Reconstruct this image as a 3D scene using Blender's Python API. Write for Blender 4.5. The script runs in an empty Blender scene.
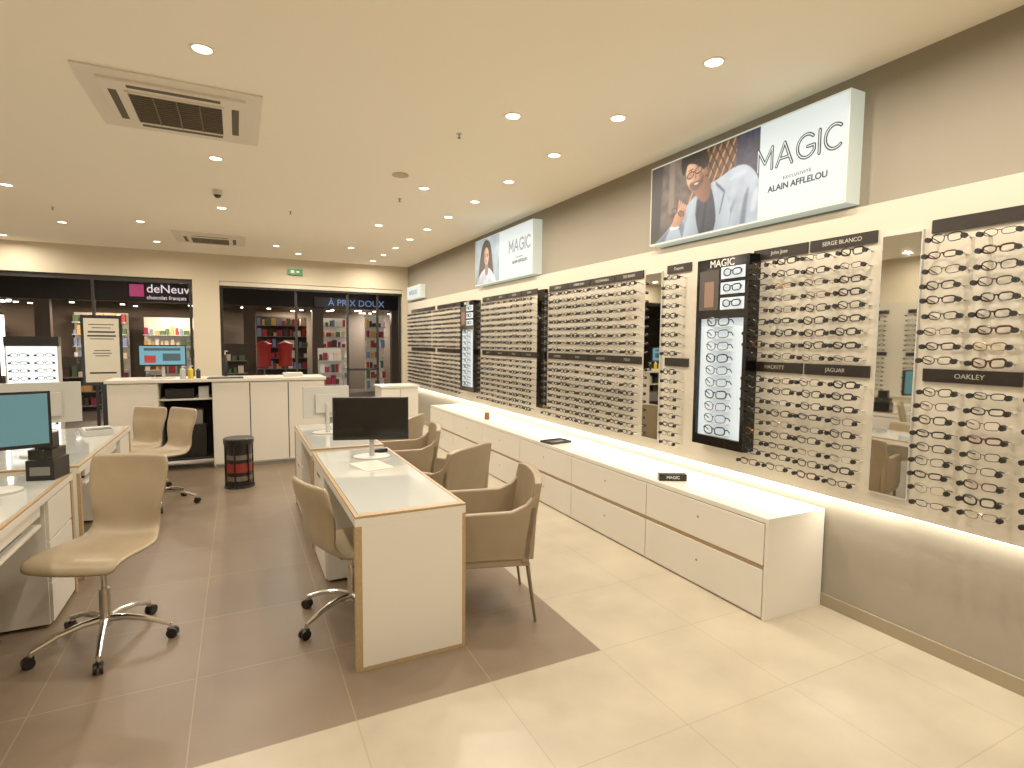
import bpy, math, random
import numpy as np
from mathutils import Matrix, Vector
random.seed(7); np.random.seed(3)
S=bpy.context.scene
S.view_settings.view_transform='Standard'
S.view_settings.gamma=1.13
S.view_settings.exposure=0.04
COL=S.collection
# ------------------------------------------------------------ materials
MATS={}
def lin(c):
    return tuple(((x/255)/12.92 if x/255<=0.04045 else ((x/255+0.055)/1.055)**2.4) for x in c)
def mat(name,rgb=(200,200,200),rough=.5,metal=0,emit=0,ecol=None,noise=0.0,nscale=20,coat=0,trans=0,alpha=1,bump=0):
    if name in MATS: return MATS[name]
    m=bpy.data.materials.new(name); m.use_nodes=True
    nt=m.node_tree; b=nt.nodes['Principled BSDF']
    c=lin(rgb)+(1,)
    b.inputs['Base Color'].default_value=c
    b.inputs['Roughness'].default_value=rough
    b.inputs['Metallic'].default_value=metal
    b.inputs['Coat Weight'].default_value=coat
    b.inputs['Transmission Weight'].default_value=trans
    b.inputs['Alpha'].default_value=alpha
    if emit>0:
        b.inputs['Emission Color'].default_value=(lin(ecol) if ecol else lin(rgb))+(1,)
        b.inputs['Emission Strength'].default_value=emit
        m.cycles.emission_sampling='NONE' if name not in('lightbox_white','tower_lit_panel') else 'AUTO'
    if noise>0 or bump>0:
        tc=nt.nodes.new('ShaderNodeTexCoord')
        n=nt.nodes.new('ShaderNodeTexNoise'); n.inputs['Scale'].default_value=nscale; n.inputs['Detail'].default_value=4
        nt.links.new(tc.outputs['Object'],n.inputs['Vector'])
        if noise>0:
            r=nt.nodes.new('ShaderNodeValToRGB')
            r.color_ramp.elements[0].position=.3; r.color_ramp.elements[1].position=.7
            r.color_ramp.elements[0].color=tuple(x*(1-noise) for x in c[:3])+(1,)
            r.color_ramp.elements[1].color=tuple(min(1,x*(1+noise)) for x in c[:3])+(1,)
            nt.links.new(n.outputs['Fac'],r.inputs['Fac']); nt.links.new(r.outputs['Color'],b.inputs['Base Color'])
        if bump>0:
            bp=nt.nodes.new('ShaderNodeBump'); bp.inputs['Strength'].default_value=bump; bp.inputs['Distance'].default_value=.005
            nt.links.new(n.outputs['Fac'],bp.inputs['Height']); nt.links.new(bp.outputs['Normal'],b.inputs['Normal'])
    MATS[name]=m; return m
def tilemat(name,rgb,grout,rough,size,ox,oy,var):
    m=bpy.data.materials.new(name); m.use_nodes=True; nt=m.node_tree; b=nt.nodes['Principled BSDF']
    tc=nt.nodes.new('ShaderNodeTexCoord'); mp=nt.nodes.new('ShaderNodeMapping')
    mp.inputs['Location'].default_value=(-ox+size*20,-oy+size*20,0)
    br=nt.nodes.new('ShaderNodeTexBrick'); br.offset=0; br.squash=1
    c=lin(rgb)
    br.inputs['Color1'].default_value=tuple(x*(1-var) for x in c)+(1,)
    br.inputs['Color2'].default_value=tuple(x*(1+var) for x in c)+(1,)
    br.inputs['Mortar'].default_value=lin(grout)+(1,)
    br.inputs['Scale'].default_value=1; br.inputs['Mortar Size'].default_value=.003; br.inputs['Mortar Smooth'].default_value=.3
    br.inputs['Brick Width'].default_value=size; br.inputs['Row Height'].default_value=size
    nt.links.new(tc.outputs['Object'],mp.inputs['Vector']); nt.links.new(mp.outputs['Vector'],br.inputs['Vector'])
    n=nt.nodes.new('ShaderNodeTexNoise'); n.inputs['Scale'].default_value=3.0; n.inputs['Detail'].default_value=8
    nt.links.new(tc.outputs['Object'],n.inputs['Vector'])
    mx=nt.nodes.new('ShaderNodeMix'); mx.data_type='RGBA'; mx.blend_type='MULTIPLY'; mx.inputs[0].default_value=.55
    nt.links.new(br.outputs['Color'],mx.inputs[6]); 
    r=nt.nodes.new('ShaderNodeValToRGB'); r.color_ramp.elements[0].position=.25; r.color_ramp.elements[1].position=.75
    r.color_ramp.elements[0].color=(.72,.70,.68,1); r.color_ramp.elements[1].color=(1.15,1.15,1.15,1)
    nt.links.new(n.outputs['Fac'],r.inputs['Fac']); nt.links.new(r.outputs['Color'],mx.inputs[7])
    nt.links.new(mx.outputs[2],b.inputs['Base Color'])
    b.inputs['Roughness'].default_value=rough
    MATS[name]=m; return m

WHITE=mat('white_laminate',(206,200,187),.32)
WHITEG=mat('white_glass_top',(190,193,188),.08,coat=.6)
WOOD=mat('light_oak_edge',(156,130,92),.45,noise=.12,nscale=60)
WALL=mat('greige_wall_paint',(138,130,115),.75,bump=.05,nscale=90)
CEIL=mat('cream_ceiling_paint',(250,243,227),.85)
BULK=mat('beige_bulkhead_paint',(200,188,163),.8)
PANEL=mat('backlit_cream_panel',(190,182,164),.4,emit=.04,ecol=(255,236,205))
CHROME=mat('chrome',(215,212,205),.15,metal=1)
BLACK=mat('black_plastic',(10,10,11),.35)
BLACKG=mat('black_gloss',(7,7,8),.12)
LEATH=mat('beige_leather',(150,133,106),.36,noise=.06,nscale=8,bump=.15)
ARML=mat('taupe_leather',(134,117,92),.45,noise=.06,nscale=8,bump=.15)
LEGM=mat('chair_leg_metal',(120,105,85),.35,metal=.6)
HDR=mat('brown_header_strip',(32,26,22),.3)
TXTW=mat('white_lettering',(215,210,200),.5,emit=.1)
TXTH=mat('header_lettering',(180,174,162),.5)
TXTK=mat('black_lettering',(10,10,12),.6)
MIRROR=mat('mirror',(225,225,220),.02,metal=1)
LBW=mat('lightbox_white',(100,106,106),.5,emit=.70,ecol=(232,242,240))
LBSIDE=mat('lightbox_edge',(175,180,168),.3,emit=.36,ecol=(225,235,220))
LED=mat('led_strip',(240,230,205),.4,emit=4,ecol=(255,242,215))
LAMP=mat('downlight_lens',(255,240,210),.4,emit=10,ecol=(255,240,216))
GREY=mat('grey_plastic',(120,118,112),.5)
SILV=mat('silver_plastic',(184,183,176),.35)
DARK=mat('dark_slot',(16,13,11),.8)
TUBEM=mat('tube_glow',(255,250,240),.4,emit=4)
# ------------------------------------------------------------ mesh builder
class MB:
    def __init__(s): s.v=[];s.f=[];s.m=[];s.mats=[]
    def mi(s,m):
        if m not in s.mats: s.mats.append(m)
        return s.mats.index(m)
    def add(s,vs,fs,m,M=None):
        o=len(s.v); i=s.mi(m)
        if M is not None: vs=[M@Vector(p) for p in vs]
        s.v+= [tuple(p) for p in vs]; s.f+=[tuple(o+k for k in f) for f in fs]; s.m+=[i]*len(fs)
    def box(s,x0,x1,y0,y1,z0,z1,m,M=None):
        vs=[(x0,y0,z0),(x1,y0,z0),(x1,y1,z0),(x0,y1,z0),(x0,y0,z1),(x1,y0,z1),(x1,y1,z1),(x0,y1,z1)]
        s.add(vs,[(0,3,2,1),(4,5,6,7),(0,1,5,4),(1,2,6,5),(2,3,7,6),(3,0,4,7)],m,M)
    def tube(s,pts,r,m,n=8,closed=False,M=None):
        pts=[Vector(p) for p in pts]; N=len(pts)
        if not hasattr(r,'__len__'): r=[r]*N
        vs=[];fs=[]; prev=None
        for i,p in enumerate(pts):
            if closed: t=pts[(i+1)%N]-pts[i-1]
            else: t=pts[min(i+1,N-1)]-pts[max(i-1,0)]
            t.normalize()
            if prev is None:
                a=Vector((0,0,1)) if abs(t.z)<.9 else Vector((1,0,0))
                u=t.cross(a).normalized()
            else:
                u=(prev-t*prev.dot(t)).normalized()
            prev=u; w=t.cross(u)
            for k in range(n):
                an=2*math.pi*k/n; vs.append(p+u*math.cos(an)*r[i]+w*math.sin(an)*r[i])
        for i in range(N if closed else N-1):
            j=(i+1)%N
            for k in range(n):
                fs.append((i*n+k,i*n+(k+1)%n,j*n+(k+1)%n,j*n+k))
        if not closed:
            fs.append(tuple(range(n))[::-1]); fs.append(tuple((N-1)*n+k for k in range(n)))
        s.add(vs,fs,m,M)
    def cyl(s,c,r,h,m,n=24,r2=None,M=None):
        s.tube([c,(c[0],c[1],c[2]+h)],[r,r if r2 is None else r2],m,n,M=M)
    def poly(s,pts,m,M=None): s.add(pts,[tuple(range(len(pts)))],m,M)
    def prism(s,pts,y0,y1,m,M=None):
        n=len(pts)
        vs=[(a,y0,b) for a,b in pts]+[(a,y1,b) for a,b in pts]
        fs=[tuple(range(n)),tuple(range(2*n-1,n-1,-1))]+[(i,i+n,(i+1)%n+n,(i+1)%n) for i in range(n)]
        s.add(vs,fs,m,M)
    def build(s,name,loc=(0,0,0),rz=0,bevel=0,smooth=35,parent=None,mods=(),world=None):
        me=bpy.data.meshes.new(name); me.from_pydata(s.v,[],s.f)
        for m in s.mats: me.materials.append(m)
        me.polygons.foreach_set('material_index',s.m)
        if smooth:
            me.polygons.foreach_set('use_smooth',[True]*len(s.f)); me.update()
            me.set_sharp_from_angle(angle=math.radians(smooth))
        me.validate(); me.update()
        o=bpy.data.objects.new(name,me); COL.objects.link(o)
        if world is not None: o.matrix_world=world
        else: o.location=loc; o.rotation_euler=(0,0,rz)
        if bevel:
            b=o.modifiers.new('bevel','BEVEL'); b.width=bevel; b.segments=2; b.limit_method='ANGLE'; b.angle_limit=math.radians(50)
        for k,kw in mods:
            md=o.modifiers.new(k.lower(),k)
            for a,v in kw.items(): setattr(md,a,v)
        if parent is not None:
            o.parent=parent
        return o
RW=Matrix(((0,0,-1,0),(-1,0,0,0),(0,1,0,0),(0,0,0,1)))
def rwall(x,y,z): M=RW.copy(); M.translation=(x,y,z); return M
def bwall(x,y,z): return Matrix.Translation((x,y,z))@Matrix.Rotation(math.pi/2,4,'X')
def text(body,size,m,M,parent=None,offset=0,name='lettering',align='CENTER',space=1.0,ext=0.0005):
    c=bpy.data.curves.new(name,'FONT'); c.body=body; c.size=size; c.align_x=align; c.align_y='CENTER'
    c.extrude=ext; c.offset=offset; c.space_character=space; c.materials.append(m)
    o=bpy.data.objects.new(name,c); COL.objects.link(o)
    if parent is not None: o.parent=parent
    o.matrix_local=M
    return o
# ------------------------------------------------------------ room shell
XR=3.2; HC=3.13; YB=11.4; XL=-4.2; YF=-2.6
TS=.625
t_dark=tilemat('brown_floor_tiles',(113,97,80),(138,121,100),.36,TS,1.66,2.28,.06)
t_cream=tilemat('cream_floor_tiles',(167,156,136),(152,141,121),.32,TS,1.66,2.28,.02)
f=MB()
f.box(XL,XR,YF,2.28,-.1,0,t_cream); f.box(1.66,XR,2.28,YB+.2,-.1,0,t_cream); f.box(XL,1.66,2.28,YB+.2,-.1,0,t_dark)
f.build('floor',smooth=0)
c=MB(); c.box(XL,XR+.1,YF,YB+.2,HC,HC+.1,CEIL); c.build('ceiling',smooth=0)
w=MB(); w.box(XR,XR+.15,YF,YB+.2,-.1,HC+.1,WALL); w.build('wall_right',smooth=0)
w=MB(); w.box(XL-.15,XL,YF,YB+.2,-.1,HC+.1,BULK); w.build('wall_left',smooth=0)
w=MB(); w.box(XL,XR,YF-.15,YF,-.1,HC+.1,BULK); w.build('wall_front',smooth=0)
w=MB(); w.box(XL,XR,YB,YB+.2,2.66,HC,BULK); w.build('wall_back',smooth=0)
w=MB(); w.box(-.70,-.28,YB,YB+.2,0,2.66,BULK); w.build('column',smooth=0)
w=MB(); w.box(XR-.12,XR,YB,YB+.2,0,2.66,BULK); w.build('column',smooth=0)
w=MB(); w.box(XR-.012,XR,YF,YB,0,.075,mat('beige_skirting_tile',(140,127,104),.4)); w.build('baseboard_right',smooth=0,bevel=.002)
FR=mat('dark_aluminium',(45,42,40),.4,metal=.5)
GL=mat('clear_glass',(8,8,8),.02,alpha=.08)
w=MB()
w.box(XL,-.705,YB+.05,YB+.10,2.58,2.655,FR); w.box(XL,-.705,YB+.05,YB+.10,0,.10,FR)
for x in (-4.15,-2.15,-.74): w.box(x-.02,x+.02,YB+.05,YB+.10,.10,2.58,FR)
w.box(XL,-.705,YB+.072,YB+.078,.1,2.58,GL)
w.build('window_1',smooth=0)
w=MB()
w.box(-.275,XR-.125,YB+.02,YB+.12,2.58,2.655,mat('shutter_box',(205,196,175),.4)); w.box(-.275,XR-.125,YB+.0,YB+.02,2.54,2.58,FR)
for x in (-.25,1.02,1.98,2.58,3.04): w.box(x-.022,x+.022,YB+.06,YB+.10,0,2.58,FR)
w.box(1.98,2.58,YB+.078,YB+.082,0,2.54,GL); w.box(1.98,2.58,YB+.06,YB+.1,1.0,1.04,FR)
w.build('door_1',smooth=0)
# ------------------------------------------------------------ ceiling fittings
pts=[]
for i in range(13): pts.append((2.36,.66+.85*i if i<1 else 1.48+.85*(i-1)))
for i in range(-1,5): pts.append((1.71,3.48+2.0*i)); pts.append((-.13,3.46+1.97*i)); pts.append((-2.04,3.40+1.97*i)); pts.append((-3.6,3.4+1.97*i))
pts+=[(-1.1,8.75),(-3.1,10.9),(-3.1,8.9),(1.0,10.6),(.6,9.9),(-1.1,10.4)]
pts+=[(1.7,-.6),(-.13,-.6),(-2.04,-.6),(2.36,-.4)]
dl=MB(); RING=mat('downlight_ring',(240,232,215),.4)
for x,y in pts:
    if y>YB-.2: continue
    n=20
    r1,r2=.062,.048
    vs=[];fs=[]
    for k in range(n):
        a=2*math.pi*k/n; ca,sa=math.cos(a),math.sin(a)
        vs+=[(x+ca*r1,y+sa*r1,HC-.0005),(x+ca*r1,y+sa*r1,HC-.006),(x+ca*r2,y+sa*r2,HC-.006),(x+ca*r2*.95,y+sa*r2*.95,HC-.002)]
    for k in range(n):
        j=(k+1)%n
        for q in range(3): fs.append((k*4+q,k*4+q+1,j*4+q+1,j*4+q))
    dl.add(vs,fs,RING)
    dl.add([(x+math.cos(2*math.pi*k/n)*r2*.95,y+math.sin(2*math.pi*k/n)*r2*.95,HC-.002) for k in range(n)],[tuple(range(n))[::-1]],LAMP)
dlo=dl.build('recessed_downlights',smooth=0)
for x,y in pts:
    if y>YB-.2: continue
    L=bpy.data.lights.new('downlight_lamp','AREA'); L.shape='DISK'; L.size=.085; L.energy=15.8; L.color=(1,.88,.715); L.spread=math.radians(170)
    o=bpy.data.objects.new('downlight_lamp',L); COL.objects.link(o); o.location=(x,y,HC-.012)
def cassette(cx,cy,w,name):
    a=MB(); G=mat('ac_white',(228,220,204),.5); z=HC-.001
    h=w/2
    a.box(cx-h,cx+h,cy-h,cy+h,z-.012,z,G)
    k=h*.80
    a.box(cx-k,cx+k,cy-k,cy+k,z-.03,z-.012,G)
    g=h*.52
    for sx,sy,lx,ly in ((0,-1,g*.98,.022),(0,1,g*.98,.022),(-1,0,.022,g*.98),(1,0,.022,g*.98)):
        X=cx+sx*h*.68; Y=cy+sy*h*.68
        a.box(X-lx,X+lx,Y-ly,Y+ly,z-.032,z-.0295,mat('ac_shadow_slot',(90,80,66),.7))
    a.box(cx-g,cx+g,cy-g,cy+g,z-.034,z-.03,DARK)
    a.box(cx-g-.015,cx+g+.015,cy-g-.015,cy-g,z-.042,z-.03,G); a.box(cx-g-.015,cx+g+.015,cy+g,cy+g+.015,z-.042,z-.03,G)
    a.box(cx-g-.015,cx-g,cy-g,cy+g,z-.042,z-.03,G); a.box(cx+g,cx+g+.015,cy-g,cy+g,z-.042,z-.03,G)
    nn=14; LV=mat('ac_louver',(112,100,82),.6)
    for i in range(nn):
        Y=cy-g+(i+.5)*2*g/nn
        a.box(cx-g,cx+g,Y-.004,Y+.004,z-.041,z-.034,LV)
    for i in range(1,4):
        X=cx-g+i*2*g/4; a.box(X-.004,X+.004,cy-g,cy+g,z-.042,z-.034,LV)
    a.build(name,smooth=0,bevel=.002)
cassette(-.31,4.42,.98,'ceiling_air_conditioner'); cassette(-.33,9.7,.95,'ceiling_air_conditioner')
a=MB(); a.tube([(0,0,0),(0,0,-.05)],[.05,.045],WHITE,24); a.tube([(0,0,-.05),(0,0,-.07),(0,0,-.08)],[.035,.028,.01],BLACKG,20); a.build('dome_security_camera',loc=(-.15,6.55,HC-.001))
for x,y in ((1.5,3.95),(1.6,6.0),(-3.3,9.6),(-1.9,8.3),(.6,7.2)):
    a=MB(); a.cyl((0,0,-.03),.005,.03,GREY,8); a.cyl((0,0,-.033),.014,.003,GREY,14); a.cyl((0,0,-.006),.02,.006,WHITE,16); a.build('fire_sprinkler',loc=(x,y,HC-.001))
a=MB(); a.cyl((0,0,-.008),.075,.008,mat('speaker_grille',(190,176,150),.7),24); a.build('ceiling_speaker',loc=(1.38,5.15,HC-.001))
a=MB(); a.box(.88,1.14,YB-.06,YB-.02,2.84,2.95,mat('exit_green',(20,120,60),.4,emit=.3)); a.box(1.0,1.03,YB-.02,YB-.001,2.86,2.93,WHITE)
a.box(.93,.99,YB-.063,YB-.06,2.87,2.92,TXTW); a.box(1.03,1.08,YB-.063,YB-.06,2.88,2.91,TXTW); a.build('emergency_exit_sign',smooth=0)
# ------------------------------------------------------------ display wall
XP=3.14
p=MB(); p.box(XP,XR-.001,-1.0,11.2,.70,2.372,PANEL)
p.box(XP+.006,XR-.03,-.9,11.1,.690,.70,LED)
disp=p.build('backlit_display_panel',smooth=0)
L=bpy.data.lights.new('led_strip_light','AREA'); L.shape='RECTANGLE'; L.size=.03; L.size_y=9; L.energy=29; L.color=(1,.92,.76)
o=bpy.data.objects.new('led_strip_light',L); COL.objects.link(o); o.location=(3.165,6.2,.688)
L=bpy.data.lights.new('led_strip_light','AREA'); L.shape='RECTANGLE'; L.size=.03; L.size_y=2.6; L.energy=5; L.color=(1,.92,.76)
o=bpy.data.objects.new('led_strip_light',L); COL.objects.link(o); o.location=(3.165,.4,.688)

FM=[mat('frame_black',(5,5,6),.35),mat('frame_tortoise',(60,32,15),.3),mat('frame_gunmetal',(50,48,46),.35,metal=.4),mat('frame_navy',(12,15,40),.3),mat('frame_brown',(32,20,14),.3),mat('frame_gold',(130,102,54),.3,metal=.7),mat('frame_burgundy',(56,12,18),.3),mat('frame_crystal',(130,120,104),.2)]
FW=[8,1.8,1.5,1,2,.5,.5,.6]
PEG=mat('holder_peg',(5,5,5),.5); ROD=mat('clear_holder_rod',(205,197,180),.2)
def glasses(mb,y,z,x,m,sc=1.0,peg=True,sign=-1,style=0,proj=.085,tk=1.0,lite=False):
    xf=x-proj; w=.033*sc; rx=.0265*sc; rz=(.0175+.004*style)*sc
    n=12 if not lite else 8; th=.0028*sc*tk; e=.75 if style<.9 else 1.0
    for s in (-1,1):
        ring=[]
        for k in range(n):
            a=2*math.pi*k/n
            ca,sa=math.cos(a),math.sin(a)
            px=math.copysign(abs(ca)**e,ca)*rx; pz=math.copysign(abs(sa)**e,sa)*rz+ (rz*.12 if px*s>0 else 0)
            ring.append((xf+abs(px+s*w)*.10,y+s*w+px,z+pz))
        mb.tube(ring,th,m,4,closed=True)
        mb.tube([(xf+.006,y+s*(w+rx),z+rz*.45),(xf+.03,y+s*(w+rx+.006),z+rz*.45),(x-.002,y+s*(w+rx+.002),z-rz*.3)],.0028*sc,m,4)
        if peg:
            mb.tube([(xf-.012,y+s*(w+rx+.012),z-.002),(xf+.006,y+s*(w+rx+.012),z-.002)],[.013,.013],PEG,8)
            if not lite: mb.tube([(xf+.006,y+s*(w+rx+.012),z-.002),(x,y+s*(w+rx+.012),z-.002)],.0025,ROD,4)
    mb.tube([(xf,y-w+rx*.9,z+rz*.35),(xf-.002,y,z+rz*.55),(xf,y+w-rx*.9,z+rz*.35)],th,m,4)
def rack(y0,y1,ncol,nhead,labels,rows=(9,9),left=False):
    g=MB()
    cw=(y1-y0)/ncol
    for zr,n in (((2.115,1.525),rows[0]),((1.375,.815),rows[1])):
        for i in range(ncol):
            yc=y0+(i+.5)*cw
            for r in range(n):
                z=zr[0]+(zr[1]-zr[0])*r/(n-1)
                glasses(g,yc+random.uniform(-.010,.010),z+random.uniform(-.004,.004),XP,random.choices(FM,FW)[0],sc=random.uniform(1.02,1.14),style=random.choice((0,0,.5,-.3,-.7,.3)),tk=random.choice((.7,1,1.3,1.6)),lite=left)
    hw=(y1-y0)/nhead
    for zz in (2.16,1.42):
        for i in range(nhead):
            g.box(XP-.012,XP-.001,y0+i*hw+.008,y0+(i+1)*hw-.008,zz,zz+.066,HDR)
    if left: g.v=[(XL+.06+(XP-a),b,c_) for a,b,c_ in g.v]
    o=g.build('eyeglasses_rack' if not left else 'spectacle_wall_rack')
    k=0
    for zz in (2.193,1.453):
        for i in range(nhead):
            if k<len(labels) and labels[k]:
                text(labels[k],.033,TXTH,rwall(XP-.0135,y0+(i+.5)*hw,zz),parent=o)
            k+=1
    return o
rack(1.19,1.61,2,1,['','OAKLEY'],(9,9))
rack(.30,1.17,4,2,['RAY BAN','POLICE','PRADA','GUESS'],(9,9))
rack(1.86,2.68,4,2,['SERGE BLANCO','John Jese','JAGUAR','HACKETT'])
rack(3.24,3.52,1,1,['Dupont',''])
rack(3.80,5.42,9,4,['TED BAKER','FAÇONNABLE','TIMBERLAND','CERRUTI','POLO','LACOSTE','BOSS','CARRERA'])
rack(5.68,7.30,9,4,['FEMME','CHLOÉ','GUCCI','DIOR','VOGUE','FENDI','KENZO','SONIA'])
rack(7.98,9.30,7,3,['','','','','',''])
rack(9.42,10.9,8,3,['','','','','',''])
p=MB(); p.box(XL+.001,XL+.06,1.0,10.0,.70,2.372,PANEL); p.build('lit_back_panel',smooth=0)
rack(1.3,3.3,10,4,[],(8,8),True); rack(3.6,5.6,10,4,[],(8,8),True); rack(5.9,7.9,10,4,[],(8,8),True)
g=MB(); g.box(XL+.001,XL+.45,1.2,8.0,0,.60,WHITE); g.box(XL+.45,XL+.455,1.22,7.98,.29,.31,WOOD)
for i in range(1,7): g.box(XL+.45,XL+.453,1.2+i*.97,1.206+i*.97,.02,.58,DARK)
g.build('storage_sideboard',bevel=.002,smooth=0)
def mirror(y0,y1,name='mirror_panel'):
    g=MB(); g.box(XP-.02,XP-.001,y0,y1,.79,2.19,SILV); g.box(XP-.022,XP-.02,y0+.006,y1-.006,.80,2.18,MIRROR); g.build(name,smooth=0)
mirror(1.635,1.835); mirror(3.56,3.77)
g=MB(); g.box(XP-.04,XP-.001,5.45,5.63,.85,2.2,BLACKG); g.box(XP-.043,XP-.04,5.48,5.60,.9,2.15,mat('dark_mirror',(60,60,60),.05,metal=1)); g.build('dark_display_column',smooth=0)
# ------------------------------------------------------------ poster prints (painted onto a fine vertex-coloured sheet)
def chaikin(pts,it=2):
    for _ in range(it):
        q=[];n=len(pts)
        for i in range(n):
            a=pts[i];b=pts[(i+1)%n]
            a0=a[1]<=.001; b0=b[1]<=.001
            if a0 and b0: q+=[a,b]
            elif a0: q+=[a,(a[0]*.25+b[0]*.75,a[1]*.25+b[1]*.75)]
            elif b0: q+=[(a[0]*.75+b[0]*.25,a[1]*.75+b[1]*.25),b]
            else: q+=[(a[0]*.75+b[0]*.25,a[1]*.75+b[1]*.25),(a[0]*.25+b[0]*.75,a[1]*.25+b[1]*.75)]
        pts=q
    return pts
def blur(a,k):
    for _ in range(k):
        p=np.pad(a,((1,1),(0,0)),'edge'); a=(p[:-2]+2*p[1:-1]+p[2:])/4
        p=np.pad(a,((0,0),(1,1)),'edge'); a=(p[:,:-2]+2*p[:,1:-1]+p[:,2:])/4
    return a
class Canvas:
    def __init__(s,W,H,d=.0034):
        s.W,s.H=W,H; s.nx=int(W/d); s.ny=int(H/d)
        s.x=np.linspace(0,W,s.nx); s.y=np.linspace(0,H,s.ny)
        s.X,s.Y=np.meshgrid(s.x,s.y); s.img=np.zeros((s.ny,s.nx,3))
        def nz(k): a=blur(np.random.randn(s.ny,s.nx),k); return a/a.std()
        s.N1=nz(70); s.N2=nz(8)
    def P(s,pts,col,sm=2,bl=1,g=(0,0),n1=0,n2=0,folds=0,op=1):
        if sm: pts=chaikin(pts,sm)
        m=np.zeros_like(s.X,bool); n=len(pts)
        for i in range(n):
            x0,y0=pts[i]; x1,y1=pts[(i+1)%n]
            if abs(y1-y0)<1e-9: continue
            c=((y0>s.Y)!=(y1>s.Y))&(s.X<(x1-x0)*(s.Y-y0)/(y1-y0)+x0); m^=c
        m=blur(m.astype(float),bl)*op
        xs=[q[0] for q in pts]; ys=[q[1] for q in pts]
        cx=(min(xs)+max(xs))/2; cy=(min(ys)+max(ys))/2; hx=max(xs)-cx+1e-6; hy=max(ys)-cy+1e-6
        sh=1+g[0]*(s.X-cx)/hx+g[1]*(s.Y-cy)/hy+n1*s.N1+n2*s.N2
        if folds: sh=sh+folds*np.sin((s.X*.8+s.Y*.3)*70+s.N1*2.0)
        sh=np.clip(sh,.15,1.9)[...,None]
        s.img=s.img*(1-m[...,None])+np.array(lin(col))*sh*m[...,None]
    def E(s,cx,cy,rx,ry,rot,col,**k):
        pts=[]
        for i in range(28):
            a=2*math.pi*i/28; x=math.cos(a)*rx; y=math.sin(a)*ry
            pts.append((cx+x*math.cos(rot)-y*math.sin(rot),cy+x*math.sin(rot)+y*math.cos(rot)))
        s.P(pts,col,sm=0,**k)
    def build(s,M,parent):
        me=bpy.data.meshes.new('poster_print')
        v=[tuple(M@Vector((a,b,0))) for b in s.y for a in s.x]
        nx=s.nx; f=[(j*nx+i,j*nx+i+1,(j+1)*nx+i+1,(j+1)*nx+i) for j in range(s.ny-1) for i in range(nx-1)]
        me.from_pydata(v,[],f); at=me.color_attributes.new('print','FLOAT_COLOR','POINT')
        col=np.ones((s.ny*nx,4),np.float32); col[:,:3]=np.clip(s.img.reshape(-1,3),0,1); at.data.foreach_set('color',col.ravel())
        if 'poster_print' not in MATS:
            m=bpy.data.materials.new('poster_print'); m.use_nodes=True; nt=m.node_tree; b=nt.nodes['Principled BSDF']
            a=nt.nodes.new('ShaderNodeVertexColor'); a.layer_name='print'
            mx=nt.nodes.new('ShaderNodeMix'); mx.data_type='RGBA'; mx.blend_type='MULTIPLY'; mx.inputs[0].default_value=1; mx.inputs[7].default_value=(.25,.25,.25,1)
            nt.links.new(a.outputs['Color'],mx.inputs[6]); nt.links.new(mx.outputs[2],b.inputs['Base Color'])
            nt.links.new(a.outputs['Color'],b.inputs['Emission Color']); b.inputs['Emission Strength'].default_value=.72; b.inputs['Roughness'].default_value=.5
            m.cycles.emission_sampling='NONE'; MATS['poster_print']=m
        me.materials.append(MATS['poster_print'])
        o=bpy.data.objects.new('poster_print',me); COL.objects.link(o); o.parent=parent; return o
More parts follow.
